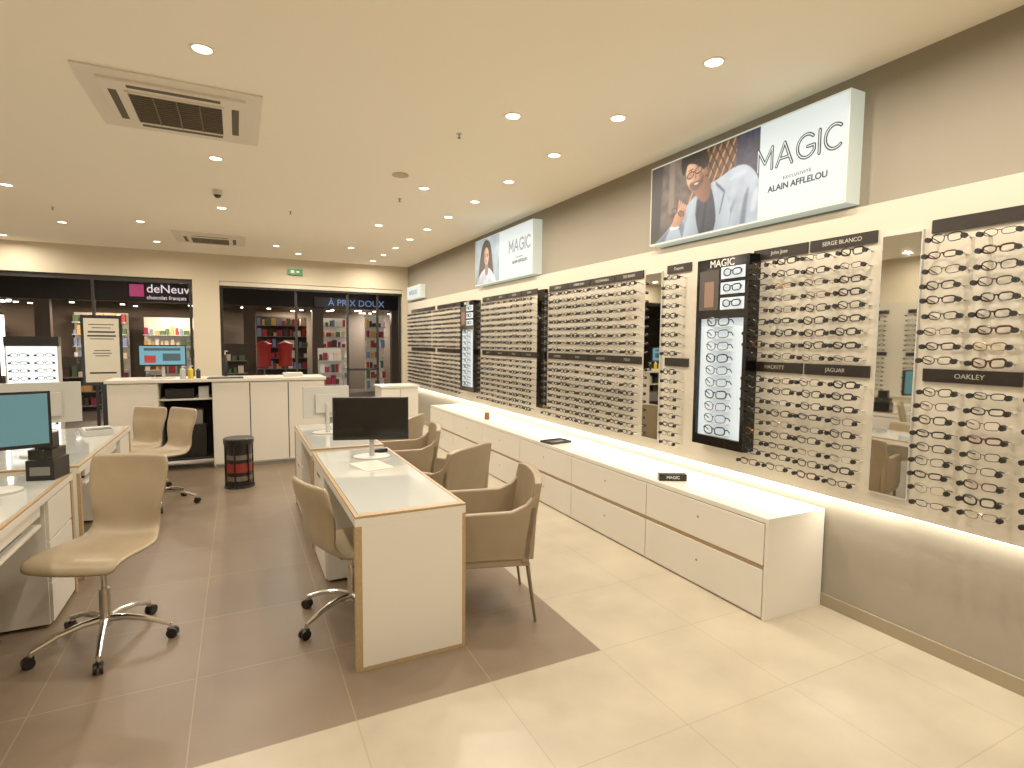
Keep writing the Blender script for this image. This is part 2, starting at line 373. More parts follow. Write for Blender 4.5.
def poster_man(W,H):
    C=Canvas(1.05,H)
    sx=lambda a:(a-.5)*1.10+.5
    def P(pts,col,**k): C.P([(sx(a),b*1.04) for a,b in pts],col,**k)
    def E(cx,cy,rx,ry,rot,col,**k): C.E(sx(cx),cy*1.04,rx*1.08,ry*1.04,rot,col,**k)
    C.P([(0,-.1),(1.1,-.1),(1.1,H+.1),(0,H+.1)],(92,78,70),sm=0,n1=.28,g=(-.25,.1))
    C.P([(-.1,-.1),(.10,-.1),(.14,H+.1),(-.1,H+.1)],(52,44,42),sm=0,bl=8)
    C.P([(.20,.2),(.26,.2),(.27,H+.1),(.21,H+.1)],(130,112,98),sm=0,bl=8)
    C.P([(.52,.25),(.88,.25),(.88,H+.1),(.52,H+.1)],(92,62,42),sm=0,bl=4,n1=.3)
    for i in range(8):
        x=.42+i*.06
        C.P([(x,.25),(x+.012,.25),(x+.20,H),(x+.186,H)],(196,140,88),sm=0,n1=.2)
        C.P([(x+.20,.25),(x+.212,.25),(x+.02,H),(x+.006,H)],(40,26,22),sm=0,n1=.2)
    C.P([(.84,.1),(1.1,.1),(1.1,H+.1),(.87,H+.1)],(36,38,66),sm=0,bl=2,folds=.35)
    jk=(170,182,194); jd=(96,108,124); jl=(208,216,224)
    P([(.10,0),(.20,.06),(.34,.17),(.48,.27),(.60,.32),(.70,.34),(.82,.385),(.92,.37),(1.0,.27),(1.04,.12),(1.06,0)],jk,bl=1,n1=.07,g=(.10,.15))
    P([(.10,0),(.20,.05),(.34,.13),(.40,.10),(.38,0)],jd,bl=10,op=.8)
    P([(.87,0),(.885,.14),(.935,.26),(.92,.12),(.91,0)],jd,bl=6,op=.9)
    P([(.72,0),(.76,.08),(.85,.20),(.80,.08),(.78,0)],jd,bl=8,op=.7)
    P([(.76,.30),(.84,.345),(.92,.34),(.90,.31),(.82,.31)],jl,bl=8,op=.8)
    P([(.94,.05),(.96,.18),(1.0,.22),(.99,.08)],jl,bl=8,op=.6)
    P([(.46,0),(.47,.16),(.53,.29),(.62,.33),(.66,.2),(.68,.07),(.66,0)],(42,48,66),n1=.15,folds=.12)
    P([(.55,0),(.57,.15),(.585,.24),(.60,.24),(.59,.14),(.575,0)],(22,25,36))
    P([(.38,.0),(.43,.17),(.51,.275),(.49,.13),(.53,0)],jk,g=(-.2,.15)); P([(.66,0),(.70,.10),(.665,.33),(.74,.25),(.80,.1),(.78,0)],jk,g=(.15,.1))
    P([(.665,.33),(.745,.25),(.735,.235),(.668,.30)],(84,96,112),sm=0,bl=2); P([(.70,.10),(.735,.25),(.75,.245),(.712,.1)],(96,108,124),sm=0,bl=2)
    P([(.49,.13),(.51,.275),(.515,.27),(.50,.13)],(84,96,112),sm=0,bl=2)
    P([(.47,.30),(.54,.22),(.60,.20),(.64,.31),(.58,.40),(.48,.38)],(134,88,64),bl=2,g=(-.35,.0))
    r=.28; hr=(24,17,14)
    P([(.375,.42),(.345,.50),(.355,.57),(.40,.612),(.48,.622),(.56,.595),(.602,.53),(.598,.45),(.578,.38),(.55,.48),(.40,.50)],hr,bl=1,n2=.35)
    P([(.402,.50),(.398,.43),(.412,.37),(.442,.322),(.485,.298),(.53,.315),(.555,.36),(.572,.43),(.558,.50),(.50,.54),(.44,.535)],(206,152,116),bl=1,g=(-.42,.12),n2=.02)
    E(.578,.425,.014,.03,r,(150,100,74))
    E(.432,.385,.022,.018,r,(232,184,150),bl=6,op=.8); E(.445,.480,.045,.014,r,(230,182,148),bl=6,op=.8); E(.542,.39,.020,.05,r,(128,82,60),bl=8,op=.9)
    E(.486,.392,.012,.012,0,(232,184,150),bl=4,op=.6)
    P([(.425,.360),(.445,.322),(.485,.298),(.53,.315),(.558,.36),(.568,.43),(.545,.385),(.52,.374),(.49,.380),(.455,.370),(.44,.380)],(70,46,36),bl=4,op=.85)
    P([(.37,.46),(.41,.512),(.46,.505),(.52,.470),(.573,.42),(.588,.55),(.50,.605),(.42,.60),(.355,.56)],hr,bl=1,n2=.45)
    P([(.40,.575),(.45,.60),(.52,.585),(.50,.57),(.45,.575)],(84,62,48),bl=4,op=.6)
    P([(.46,.353),(.488,.343),(.522,.355),(.530,.366),(.50,.362),(.470,.360)],(112,54,48)); P([(.472,.355),(.495,.350),(.518,.359),(.50,.361),(.478,.360)],(240,234,228),sm=1)
    P([(.476,.43),(.486,.43),(.503,.390),(.488,.382),(.476,.387)],(140,92,68),bl=3,op=.8)
    for cx,cy in ((.440,.428),(.512,.448)):
        E(cx,cy-.012,.022,.01,r,(150,100,76),bl=4,op=.6)
        E(cx,cy,.036,.026,r,(8,6,6),bl=0); E(cx,cy,.0285,.0185,r,(182,132,102),bl=0); E(cx,cy-.001,.012,.0045,r,(206,198,190),bl=1); E(cx,cy,.006,.006,r,(24,16,12))
        P([(cx-.036,cy+.030),(cx-.005,cy+.040),(cx+.026,cy+.045),(cx+.024,cy+.034),(cx-.004,cy+.031)],hr)
    P([(.466,.447),(.484,.452),(.484,.441),(.466,.436)],(8,6,6),sm=0,bl=0); P([(.542,.462),(.576,.454),(.576,.446),(.542,.452)],(8,6,6),sm=0,bl=0)
    P([(.20,0),(.255,.09),(.34,.08),(.37,0)],jk,sm=1,g=(0,.1)); P([(.25,.07),(.257,.10),(.345,.09),(.343,.07)],(236,238,240),sm=1)
    P([(.265,.09),(.34,.085),(.395,.14),(.41,.19),(.395,.235),(.36,.24),(.325,.22),(.29,.16)],(192,138,104),bl=1,g=(-.3,.2))
    for i in range(4): P([(.330+i*.020,.215-i*.006),(.348+i*.020,.222-i*.006),(.350+i*.019,.280-i*.015),(.334+i*.019,.278-i*.015)],(200,148,112),sm=1,bl=1,g=(-.35,.1))
    for cx in (.295,.36):
        E(cx,.200-(cx-.31)*.5,.032,.021,-.4,(8,6,6),bl=0); E(cx,.200-(cx-.31)*.5,.027,.016,-.4,(116,98,90),bl=0)
    return C
def poster_woman(W,H):
    C=Canvas(.80,H,.006)
    C.P([(0,-.1),(.9,-.1),(.9,H+.1),(0,H+.1)],(160,174,182),sm=0,n1=.12,g=(.2,.1))
    C.P([(.10,0),(.14,.25),(.2,.45),(.28,.56),(.40,.59),(.52,.53),(.57,.36),(.62,.15),(.64,0)],(36,22,17),bl=2,n2=.4)
    C.P([(.03,0),(.12,.1),(.3,.2),(.48,.2),(.62,.1),(.70,0)],(206,210,216),g=(.2,.1),n1=.1)
    C.P([(.33,.1),(.45,.1),(.44,.28),(.34,.28)],(150,102,76))
    C.E(.385,.36,.080,.118,0,(208,156,122),g=(.35,.08),n2=.02)
    C.E(.325,.34,.02,.06,0,(140,94,70),bl=5,op=.7)
    C.P([(.28,.38),(.30,.50),(.42,.50),(.47,.40),(.50,.5),(.40,.57),(.28,.54)],(36,22,17),n2=.35)
    for cx in (.348,.422):
        C.E(cx,.375,.033,.025,0,(8,6,6),bl=0); C.E(cx,.375,.025,.017,0,(186,138,108),bl=0); C.E(cx,.375,.007,.006,0,(24,16,12),bl=0)
    C.P([(.36,.30),(.385,.308),(.41,.30),(.40,.284),(.37,.284)],(150,44,46))
    return C
def logo(mb,M,cx,cy,cap):
    def arc(c0,c1,rx,ry,a0,a1,n=18): return [(c0+rx*math.cos(math.radians(a0+(a1-a0)*k/n)),c1+ry*math.sin(math.radians(a0+(a1-a0)*k/n))) for k in range(n+1)]
    L=[(.78,[[(0,0),(0,1),(.39,.3),(.78,1),(.78,0)]]),(.80,[[(0,0),(.40,1),(.80,0)],[(.16,.32),(.64,.32)]]),(.80,[arc(.44,.5,.44,.5,45,330),[(.82,.26),(.82,.46),(.50,.46)]]),(.0,[[(0,0),(0,1)]]),(.74,[arc(.42,.5,.42,.5,50,310)])]
    gap=.26; tot=sum(w for w,_ in L)+gap*4
    for layer,(wd,m) in enumerate(((.078,TXTK),(.022,LBW))):
        x=-tot/2
        for w,st in L:
            for s in st:
                q=[Vector(((a+x)*cap+cx,(b-.5)*cap+cy)) for a,b in s]
                h=wd*cap
                for a,b in zip(q,q[1:]):
                    d=(b-a).normalized(); n=Vector((-d.y,d.x))*h
                    z=.0006+layer*.0012
                    mb.poly([(v.x,v.y,z) for v in (a+n,a-n,b-n,b+n)],m,M)
                for v in q: mb.poly([(v.x+h*math.cos(k*math.pi/4+.39),v.y+h*math.sin(k*math.pi/4+.39),.0003+.0006+layer*.0012) for k in range(8)],m,M)
            x+=w+gap
def lightbox(yfar,ynear,z0,z1,who):
    W=yfar-ynear; H=z1-z0; xf=3.08
    g=MB()
    g.box(xf,XR-.001,ynear,yfar,z0,z1,LBSIDE); g.box(xf-.006,xf,ynear,yfar,z0,z1,LBSIDE); g.box(xf-.008,xf-.006,ynear+.012,yfar-.012,z0+.012,z1-.012,LBW)
    M=rwall(xf-.0085,yfar-.012,z0+.012)
    logo(g,M,W*.80,H*.60,.135)
    o=g.build('advertising_lightbox',smooth=0)
    (poster_man if who=='m' else poster_woman)(W-.024,H-.024).build(rwall(xf-.0095,yfar-.012,z0+.012),o)
    cy=yfar-W*.81
    text('EXCLUSIVITÉ',.026,TXTK,rwall(xf-.0095,cy,z0+H*.38),parent=o,space=1.3)
    text('ALAIN AFFLELOU',.052,TXTK,rwall(xf-.0095,cy,z0+H*.30),parent=o,offset=.0012)
    return o
lightbox(3.67,2.02,2.40,3.02,'m'); lightbox(7.43,5.71,2.395,3.02,'w')
g=MB(); g.box(3.1,XR-.001,10.2,11.1,2.43,2.68,LBSIDE); g.box(3.095,3.1,10.22,11.08,2.45,2.66,LBW); o=g.build('illuminated_sign',smooth=0)
text('AFFLELOU',.12,TXTK,rwall(3.093,10.65,2.55),parent=o)
def tower(y0,y1,xf=3.03,z0=.87,z1=2.2,label=True):
    g=MB(); t=.03
    TW=mat('tower_lit_panel',(160,170,174),.4,emit=.5,ecol=(226,240,246))
    g.box(xf+.03,XP-.001,y0,y1,z0,z1,BLACKG)
    zs=1.78
    g.box(xf,xf+.03,y0,y0+t,z0,z1,BLACKG); g.box(xf,xf+.03,y1-t,y1,z0,z1,BLACKG)
    g.box(xf,xf+.03,y0+t,y1-t,z0,z0+.07,BLACKG); g.box(xf,xf+.03,y0+t,y1-t,zs,z1,BLACKG)
    g.box(xf+.026,xf+.03,y0+t,y1-t,z0+.07,zs,TW)
    w=y1-y0; ym=y0+w*.55
    g.box(xf-.003,xf,ym,y1-.03,1.84,2.12,mat('tower_poster',(60,54,50),.4,emit=.08)); 
    g.box(xf-.005,xf-.003,ym+.04,y1-.08,1.86,2.04,mat('tower_poster_face',(120,92,76),.4,emit=.1))
    for i in range(3):
        zc=1.84+i*.105
        g.box(xf-.003,xf,y0+.03,ym-.02,zc,zc+.08,TW)
        glasses(g,(y0+ym)/2,zc+.04,xf,FM[0],sc=1.25,peg=False,proj=.02,tk=1.4)
    for i in range(10):
        z=z0+.12+i*.085
        glasses(g,y0+w*.5,z,xf+.026,FM[(i*3)%5],sc=1.6,peg=False,proj=.055,tk=.7 if i%3 else 1.1)
        g.box(xf-.03,xf+.026,y0+w*.3,y0+w*.7,z-.034,z-.031,SILV)
    o=g.build('lit_sunglasses_tower')
    text('MAGIC',.07,TXTW,rwall(xf-.0015,(y0+y1)/2,2.16),parent=o)
tower(2.62,3.08); tower(7.38,7.92)
# ------------------------------------------------------------ low drawer cabinet
g=MB(); x0=2.69; y0=2.12; y1=8.32; zt=.605
g.box(x0+.012,XR-.014,y0+.02,y1,.0,zt-.03,WHITE)
g.box(x0,XR-.014,y0,y1,zt-.03,zt,WHITE)
g.box(x0,XR-.014,y0,y0+.02,0,zt-.03,WHITE)
n=6; mw=(y1-y0-.02)/n
g.box(x0+.006,x0+.012,y0+.02,y1,.02,zt-.035,DARK)
g.box(x0+.003,x0+.0115,y0+.02,y1,.298,.322,WOOD)
for i in range(n):
    a=y0+.02+i*mw
    for za,zb in ((.015,.296),(.326,zt-.036)):
        g.box(x0-.004,x0+.010,a+.004,a+mw-.004,za,zb,WHITE)
        g.tube([(x0-.0055,a+mw/2,(za+zb)/2+.02),(x0-.003,a+mw/2,(za+zb)/2+.02)],.009,GREY,10)
g.build('low_drawer_cabinet',bevel=.0015,smooth=0)
g=MB(); g.box(-.10,.10,-.03,.03,0,.05,BLACKG); o=g.build('small_brand_plaque',loc=(2.82,3.05,zt),rz=-.5,bevel=.002)
text('MAGIC',.03,TXTW,Matrix.Translation((0,-.031,.026))@Matrix.Rotation(math.pi/2,4,'X'),parent=o)
g=MB(); g.box(-.13,.13,-.09,.09,0,.012,BLACK); g.box(-.13,.13,-.09,-.08,.012,.022,BLACK); g.box(-.13,.13,.08,.09,.012,.022,BLACK); g.box(-.13,-.12,-.08,.08,.012,.022,BLACK); g.box(.12,.13,-.08,.08,.012,.022,BLACK)
g.build('black_display_tray',loc=(2.83,4.72,zt),rz=.15,bevel=.002)
g=MB(); g.tube([(0,0,0),(0,0,.09)],.035,mat('amber_glass',(130,85,55),.15),18); g.cyl((0,0,.09),.036,.012,WHITE,18); g.build('scented_candle',loc=(2.86,6.5,zt))
# ------------------------------------------------------------ desks
def desk(x0,x1,y0,y1,name,z=.77):
    g=MB()
    g.box(x0,x1,y0,y1,z-.05,z-.012,WHITE)
    g.box(x0+.022,x1-.022,y0+.05,y1-.022,z-.012,z,WHITEG)
    g.box(x0,x0+.02,y0,y1,z-.012,z,WOOD); g.box(x1-.02,x1,y0,y1,z-.012,z,WOOD); g.box(x0+.02,x1-.02,y0,y0+.045,z-.012,z+.001,WOOD); g.box(x0+.02,x1-.02,y1-.02,y1,z-.012,z,WOOD)
    for ya,yb in ((y0,y0+.04),(y1-.04,y1)):
        g.box(x0+.03,x1-.018,ya,yb,.02,z-.05,WHITE)
        g.box(x0,x0+.032,ya-.0,yb,0,z-.05,WOOD); g.box(x1-.02,x1,ya,yb,0,z-.05,WOOD); g.box(x0+.03,x1-.02,ya,yb,0,.02,WOOD)
    return g
def central_desk(y0,y1,name):
    x0,x1=.475,1.035
    g=desk(x0,x1,y0,y1,name)
    g.box(x1-.10,x1-.08,y0+.04,y1-.04,.05,.72,WHITE)
    py=y1-.04-.55
    g.box(x0+.02,x1-.12,py,y1-.04,.02,.72,WHITE)
    for k,(za,zb) in enumerate(((.03,.25),(.26,.48),(.49,.71))):
        g.box(x0+.005,x0+.02,py+.01,y1-.05,za,zb,WHITE); g.box(x0+.002,x0+.005,py+.2,y1-.25,zb-.05,zb-.03,CHROME)
    return g.build(name,bevel=.002,smooth=0)
central_desk(2.62,4.30,'consultation_desk'); central_desk(4.42,5.75,'consultation_desk')
def left_desk(y0,y1):
    x1,x0=-.95,-1.62
    g=desk(x0,x1,y0,y1,'')
    g.box(x0+.10,x0+.12,y0+.04,y1-.04,.05,.72,WHITE)
    py=y1-.5
    g.box(x0+.14,x1-.02,py,y1-.04,.02,.72,WHITE)
    for za,zb in ((.03,.25),(.26,.48),(.49,.71)):
        g.box(x1-.02,x1-.005,py+.01,y1-.05,za,zb,WHITE)
    g.box(x1-.32,x1-.01,y0+.2,py-.1,.60,.615,WHITE); g.box(x1-.26,x1-.05,y0+.35,py-.25,.615,.635,BLACK)
    g.box(x1-.03,x1-.012,y0+.2,py-.1,.66,.72,WHITE)
    return g.build('consultation_desk',bevel=.002,smooth=0)
left_desk(2.35,4.28); left_desk(4.45,6.35)
# ------------------------------------------------------------ chairs
def swivel(loc,facing,top=.98,seat=.50,base0=-86):
    ang=math.atan2(facing[1],facing[0])
    root=bpy.data.objects.new('swivel_chair',None); COL.objects.link(root); root.location=(loc[0],loc[1],0)
    hb=top-seat
    prof=[(.245,-.05,.43),(.23,-.015,.46),(.19,0,.47),(.10,.002,.475),(0,-.006,.47),(-.09,-.008,.45),(-.14,.0,.41),(-.18,.03,.375),(-.20,.085,.36),(-.215,.16,.375),(-.23,.26,.41),(-.25,hb-.12,.43),(-.265,hb-.04,.43),(-.272,hb,.40)]
    g=MB(); vs=[];fs=[]; nv=9
    for i,(x,z,w) in enumerate(prof):
        for k in range(nv):
            t=-1+2*k/(nv-1)
            cx=x+ (.025*t*t if z>.1 else 0); cz=z+(.014*t*t if z<.05 else 0)
            vs.append((cx,t*w/2,seat+cz))
    for i in range(len(prof)-1):
        for k in range(nv-1):
            a=i*nv+k; fs.append((a,a+1,a+nv+1,a+nv))
    g.add(vs,fs,LEATH)
    g.build('shell',rz=ang,parent=root,smooth=80,mods=(('SOLIDIFY',dict(thickness=.03,offset=0)),('SUBSURF',dict(levels=2,render_levels=2))))
    b=MB()
    b.cyl((0,0,.10),.03,.06,CHROME); b.tube([(0,0,.10),(0,0,.30)],.026,CHROME,20); b.tube([(0,0,.30),(0,0,seat-.03)],.014,CHROME,16)
    b.box(-.10,.10,-.07,.07,seat-.045,seat-.018,BLACK,M=Matrix.Rotation(ang,4,'Z'))
    b.tube([(0,0,seat-.04),(.22*math.sin(ang),-.22*math.cos(ang),seat-.05)],.006,CHROME,8)
    for k in range(5):
        a=math.radians(base0+72*k); d=Vector((math.cos(a),math.sin(a),0)); q=Vector((-d.y,d.x,0))
        P=[d*.02+Vector((0,0,.135)),d*.10+Vector((0,0,.135)),d*.20+Vector((0,0,.115)),d*.305+Vector((0,0,.075))]
        b.tube(P,[.020,.017,.014,.012],CHROME,10)
        c0=d*.305
        b.tube([c0+Vector((0,0,.045)),c0+Vector((0,0,.08))],.009,CHROME,8)
        for s in (-1,1):
            cc=c0+q*.012*s+d*.01+Vector((0,0,.0275))
            b.tube([cc-q*.008,cc+q*.008],.0275,BLACK,16)
        b.box(-.014,.014,-.012,.012,.03,.055,BLACK,M=Matrix.Translation(c0)@Matrix.Rotation(a,4,'Z'))
    b.build('star_base',parent=root)
    return root
swivel((-.66,3.46),(-.42,-.91),top=.96,seat=.51)
swivel((.56,3.20),(.95,.31),top=.84,seat=.43,base0=208)
swivel((-.70,6.22),(-.80,-.60),top=.92)
swivel((-1.02,6.90),(-.62,-.78),top=.87,seat=.45,base0=-60)
def armchair(loc,facing):
    ang=math.atan2(facing[1],facing[0])
    g=MB()
    arm=[(.25,.38),(.255,.615),(.235,.645),(-.12,.655),(-.20,.69),(-.27,.77),(-.245,.38)]
    for y0,y1 in ((-.275,-.235),(.235,.275)): g.prism(arm,y0,y1,ARML)
    g.prism([(.24,.34),(.25,.40),(.245,.445),(.20,.46),(-.20,.445),(-.23,.34)],-.268,.268,ARML)
    vs=[];fs=[];n=11;m=7
    for side in (0,1):
        for i in range(m):
            t=i/(m-1); z=.36+t*.475; xb=-.225-.075*t
            hw=.275-.015*max(0,t-.75)*4*.6
            for k in range(n):
                s=-1+2*k/(n-1)
                zz=z-(.02*s**4 if t>.9 else 0)
                vs.append((xb+.03*s*s-(.022 if side else -.022),s*hw,zz))
    def id(s,i,k): return s*n*m+i*n+k
    for i in range(m-1):
        for k in range(n-1):
            fs.append((id(0,i,k),id(0,i,k+1),id(0,i+1,k+1),id(0,i+1,k))); fs.append((id(1,i,k),id(1,i+1,k),id(1,i+1,k+1),id(1,i,k+1)))
    for k in range(n-1):
        fs.append((id(0,m-1,k),id(0,m-1,k+1),id(1,m-1,k+1),id(1,m-1,k))); fs.append((id(0,0,k),id(1,0,k),id(1,0,k+1),id(0,0,k+1)))
    for i in range(m-1):
        fs.append((id(0,i,0),id(0,i+1,0),id(1,i+1,0),id(1,i,0))); fs.append((id(0,i,n-1),id(1,i,n-1),id(1,i+1,n-1),id(0,i+1,n-1)))
    g.add(vs,fs,ARML)
    for sy in (-1,1):
        g.tube([(.225,sy*.24,.36),(.235,sy*.245,0)],[.013,.008],LEGM,10)
        g.tube([(-.21,sy*.24,.38),(-.265,sy*.245,0)],[.013,.008],LEGM,10)
    g.build('upholstered_armchair',loc=(loc[0],loc[1],0),rz=ang,bevel=.010,smooth=40)
armchair((1.31,3.0),(-.955,.29)); armchair((1.38,4.0),(-.55,.83)); armchair((1.36,4.95),(-.97,.2)); armchair((1.42,5.75),(-.8,.6))
# ------------------------------------------------------------ monitors
def monitor(loc,face,w,h,zc,scr,body=BLACK,stand=SILV,name='computer_monitor',stripes=None):
    ang=math.atan2(face[1],face[0])-(-math.pi/2)
    g=MB(); z=zc-loc[2]
    g.box(-w/2,w/2,-.01,.022,z-h/2,z+h/2,body)
    g.box(-w/2+.014,w/2-.014,-.012,-.01,z-h/2+.02,z+h/2-.014,scr)
    if stripes:
        for a,b,c,d,m in stripes: g.box(-w/2+.014+a*(w-.028),-w/2+.014+b*(w-.028),-.0135,-.012,z-h/2+.02+c*(h-.034),z-h/2+.02+d*(h-.034),m)
    g.box(-w/4,w/4,.022,.045,z-h/3,z+h/4,body)
    g.tube([(0,.05,.012),(0,.05,z-.02)],.018,stand,12); g.box(-.02,.02,.03,.055,z-.05,z,stand)
    vs=[(math.cos(k*math.pi/10)*.13,.03+math.sin(k*math.pi/10)*.10,0) for k in range(20)]
    g.add(vs+[(a,b,.012) for a,b,_ in vs],[tuple(range(20))[::-1],tuple(range(20,40))]+[(k,(k+1)%20,(k+1)%20+20,k+20) for k in range(20)],stand)
    return g.build(name,loc=loc,rz=ang,bevel=.002)
SCT=mat('teal_screen',(50,80,86),.2,emit=.4,ecol=(110,160,165)); SCK=mat('black_screen',(6,7,9),.1)
SCB=mat('blue_screen',(70,110,125),.3,emit=.45,ecol=(120,190,215)); SCP=mat('red_tile',(150,50,50),.3,emit=.4); SCW=mat('screen_tile_dark',(60,80,90),.3,emit=.3)
monitor((-1.19,3.80,.771),(.30,-.95),.52,.31,1.155,SCT)
monitor((-1.27,5.0,.771),(-.2,1),.46,.29,1.14,SCK,body=SILV,stand=SILV)
monitor((.83,3.92,.771),(-.28,-.96),.52,.30,1.055,SCK)
monitor((.70,5.2,.771),(-.1,1),.40,.28,1.05,SCK,body=SILV)
monitor((-.83,7.98,1.12),(.05,-1),.50,.26,1.40,SCB,stripes=[(.1,.35,.1,.5,SCP),(.5,.9,.2,.6,SCW),(.1,.9,.75,.9,SCW)],name='reception_monitor')
g=MB(); g.box(-.10,.10,-.14,.14,0,.003,mat('paper',(205,202,190),.6)); g.build('paper_sheet',loc=(.78,3.68,.7705),rz=.2)
g=MB(); g.box(-.05,.05,-.04,.04,0,.03,BLACK); g.box(-.045,.045,-.02,.02,.03,.034,GREY); g.build('desk_pen_tray',loc=(.93,4.12,.77),rz=.3,bevel=.003)
g=MB(); g.box(-.07,.07,-.09,.09,0,.12,BLACK); g.box(-.06,.06,-.08,.08,.123,.18,BLACKG); g.box(-.05,.05,-.092,-.088,.03,.08,GREY); g.box(-.04,.04,-.05,.05,.18,.27,BLACK)
g.build('label_printer',loc=(-1.035,4.15,.77),rz=-.2,bevel=.005)
g=MB(); g.box(-.1,.1,-.13,.13,0,.05,SILV); g.box(-.09,.09,-.12,.0,.05,.055,BLACK); g.build('desk_telephone',loc=(-1.12,5.9,.77),rz=.3,bevel=.004)
# ------------------------------------------------------------ reception counter
g=MB(); cx0,cx1,cy0,cy1,zt=-1.36,1.02,7.70,8.30,1.12
g.box(cx0-.02,cx1+.02,cy0-.02,cy1,zt-.035,zt,WHITE)
doors=[(-1.36,-.86),(-.30,.12),(.12,.57),(.57,1.02)]
g.box(cx0,-.86,cy0+.02,cy1,.04,zt-.035,WHITE); g.box(-.30,cx1,cy0+.02,cy1,.04,zt-.035,WHITE)
g.box(cx0+.01,-.87,cy0+.012,cy0+.0195,.07,zt-.06,DARK); g.box(-.29,cx1-.01,cy0+.012,cy0+.0195,.07,zt-.06,DARK)
g.box(-.86,-.30,cy1-.04,cy1,.04,zt-.035,DARK); g.box(-.86,-.30,cy0+.08,cy1-.05,.86,.88,WHITE); g.box(-.86,-.30,cy0+.08,cy1-.05,.12,.14,DARK)
g.box(-.80,-.5,cy0+.1,cy1-.1,.88,1.0,BLACK); g.box(-.78,-.38,cy0+.15,cy1-.1,.14,.55,BLACK); g.box(-.45,-.34,cy0+.12,cy1-.2,.88,1.02,SILV); g.box(-.66,-.42,cy0+.2,cy1-.1,.55,.72,GREY)
for a,b in doors: g.box(a+.006,b-.006,cy0,cy0+.011,.06,zt-.045,WHITE)
g.box(cx0,-.86,cy0+.03,cy1,0,.04,GREY); g.box(-.30,cx1,cy0+.03,cy1,0,.04,GREY)
g.build('reception_counter',bevel=.0015,smooth=0)
def bottle(loc,col,h=.16,r=.03,nm='sanitizer_bottle'):
    m=mat('bottle_%d_%d_%d'%col,col,.25)
    g=MB(); g.tube([(0,0,0),(0,0,h*.7),(0,0,h*.82),(0,0,h*.85)],[r,r,r*.4,r*.4],m,16); g.tube([(0,0,h*.85),(0,0,h)],r*.25,WHITE,10); g.box(-.005,.03,-.006,.006,h-.008,h,WHITE)
    g.build(nm,loc=loc)
bottle((-.53,7.83,1.12),(200,170,50)); bottle((-.61,7.80,1.12),(170,175,170)); bottle((-.45,7.88,1.12),(40,40,42),.14,.025); bottle((-.15,7.95,1.12),(25,25,25),.34,.022,'black_tall_bottle')
g=MB(); g.box(-.2,.2,-.1,.1,0,.012,BLACK); g.box(-.18,.18,-.08,.08,.012,.02,GREY); g.build('counter_tray',loc=(-.15,7.80,1.12),bevel=.002)
g=MB(); g.box(-.12,.12,-.08,.08,0,.05,SILV); g.build('card_reader',loc=(.65,7.95,1.12),bevel=.004)
g=MB(); g.box(2.02,2.62,8.75,9.2,.05,.86,WHITE); g.box(2.0,2.64,8.73,9.22,.86,.89,WHITE); g.box(2.32,2.325,8.745,8.75,.08,.84,DARK); g.box(2.05,2.6,8.8,9.2,0,.05,GREY); g.build('side_counter',bevel=.002,smooth=0)
# ------------------------------------------------------------ round bin / stool with bands
g=MB(); BODY=mat('bin_dark_metal',(34,30,30),.3,metal=.4); BRED=mat('bin_red_band',(120,34,28),.4); BSIL=mat('bin_silver_band',(120,112,104),.3,metal=.6)
R0=.128
g.tube([(0,0,0),(0,0,.03)],[.155,.15],BLACK,32)
g.tube([(0,0,.03),(0,0,.47)],[R0,R0],BODY,32)
for z0_,z1_,mm in ((.08,.13,BSIL),(.17,.27,BRED),(.31,.36,BSIL)): g.tube([(0,0,z0_),(0,0,z1_)],[R0+.002,R0+.002],mm,32)
g.tube([(0,0,.47),(0,0,.50),(0,0,.53),(0,0,.54)],[.148,.152,.152,.14],BLACK,32)
for k in range(6):
    a=k*math.pi/3+.2; g.tube([(math.cos(a)*.138,math.sin(a)*.138,.03),(math.cos(a)*.138,math.sin(a)*.138,.48)],.008,BLACK,8)
g.build('round_metal_bin',loc=(-.02,6.68,0))
# ------------------------------------------------------------ front-left displays
g=MB(); TW=mat('vitrine_lit_panel',(200,210,214),.4,emit=1.0,ecol=(232,242,246))
g.box(-.27,.27,-.20,.20,0,.12,BLACK); g.box(-.24,.24,-.16,.16,.12,1.50,TW); g.box(-.26,.26,-.18,.18,1.50,1.62,BLACK); g.box(-.255,-.24,-.17,.17,.12,1.50,SILV); g.box(.24,.255,-.17,.17,.12,1.50,SILV)
gg=MB()
for r in range(13):
    for k in range(2):
        glasses(gg,(-.12+k*.24),.25+r*.095,-.16,random.choice(FM),sc=1.3,peg=True,proj=.06)
R=Matrix.Rotation(math.pi/2,4,'Z')
base=len(g.v); g.v+=[tuple(R@Vector((p[0],p[1],p[2]))) for p in gg.v]
for fc,mi_ in zip(gg.f,gg.m): g.f.append(tuple(base+k for k in fc)); g.m.append(g.mi(gg.mats[mi_]))
g.build('freestanding_lit_eyewear_display',loc=(-2.30,8.9,0),rz=.15)
g=MB(); g.cyl((0,0,0),.12,.03,BLACK); g.tube([(0,0,.03),(0,0,1.1)],.02,BLACK,12); g.tube([(0,0,1.1),(0,0,1.9)],.028,TUBEM,14); g.tube([(0,0,1.9),(0,0,1.93)],.03,BLACK,14); g.build('light_tube_stand',loc=(-2.80,9.6,0))
g=MB(); g.box(-.25,.25,-.15,.15,0,.03,BLACK); g.box(-.03,.03,-.015,.015,.03,.88,BLACK); g.box(-.26,.26,-.02,.02,.88,1.96,BLACK); g.box(-.22,.22,-.023,-.02,.93,1.91,mat('poster_paper',(185,176,156),.6,emit=.03))
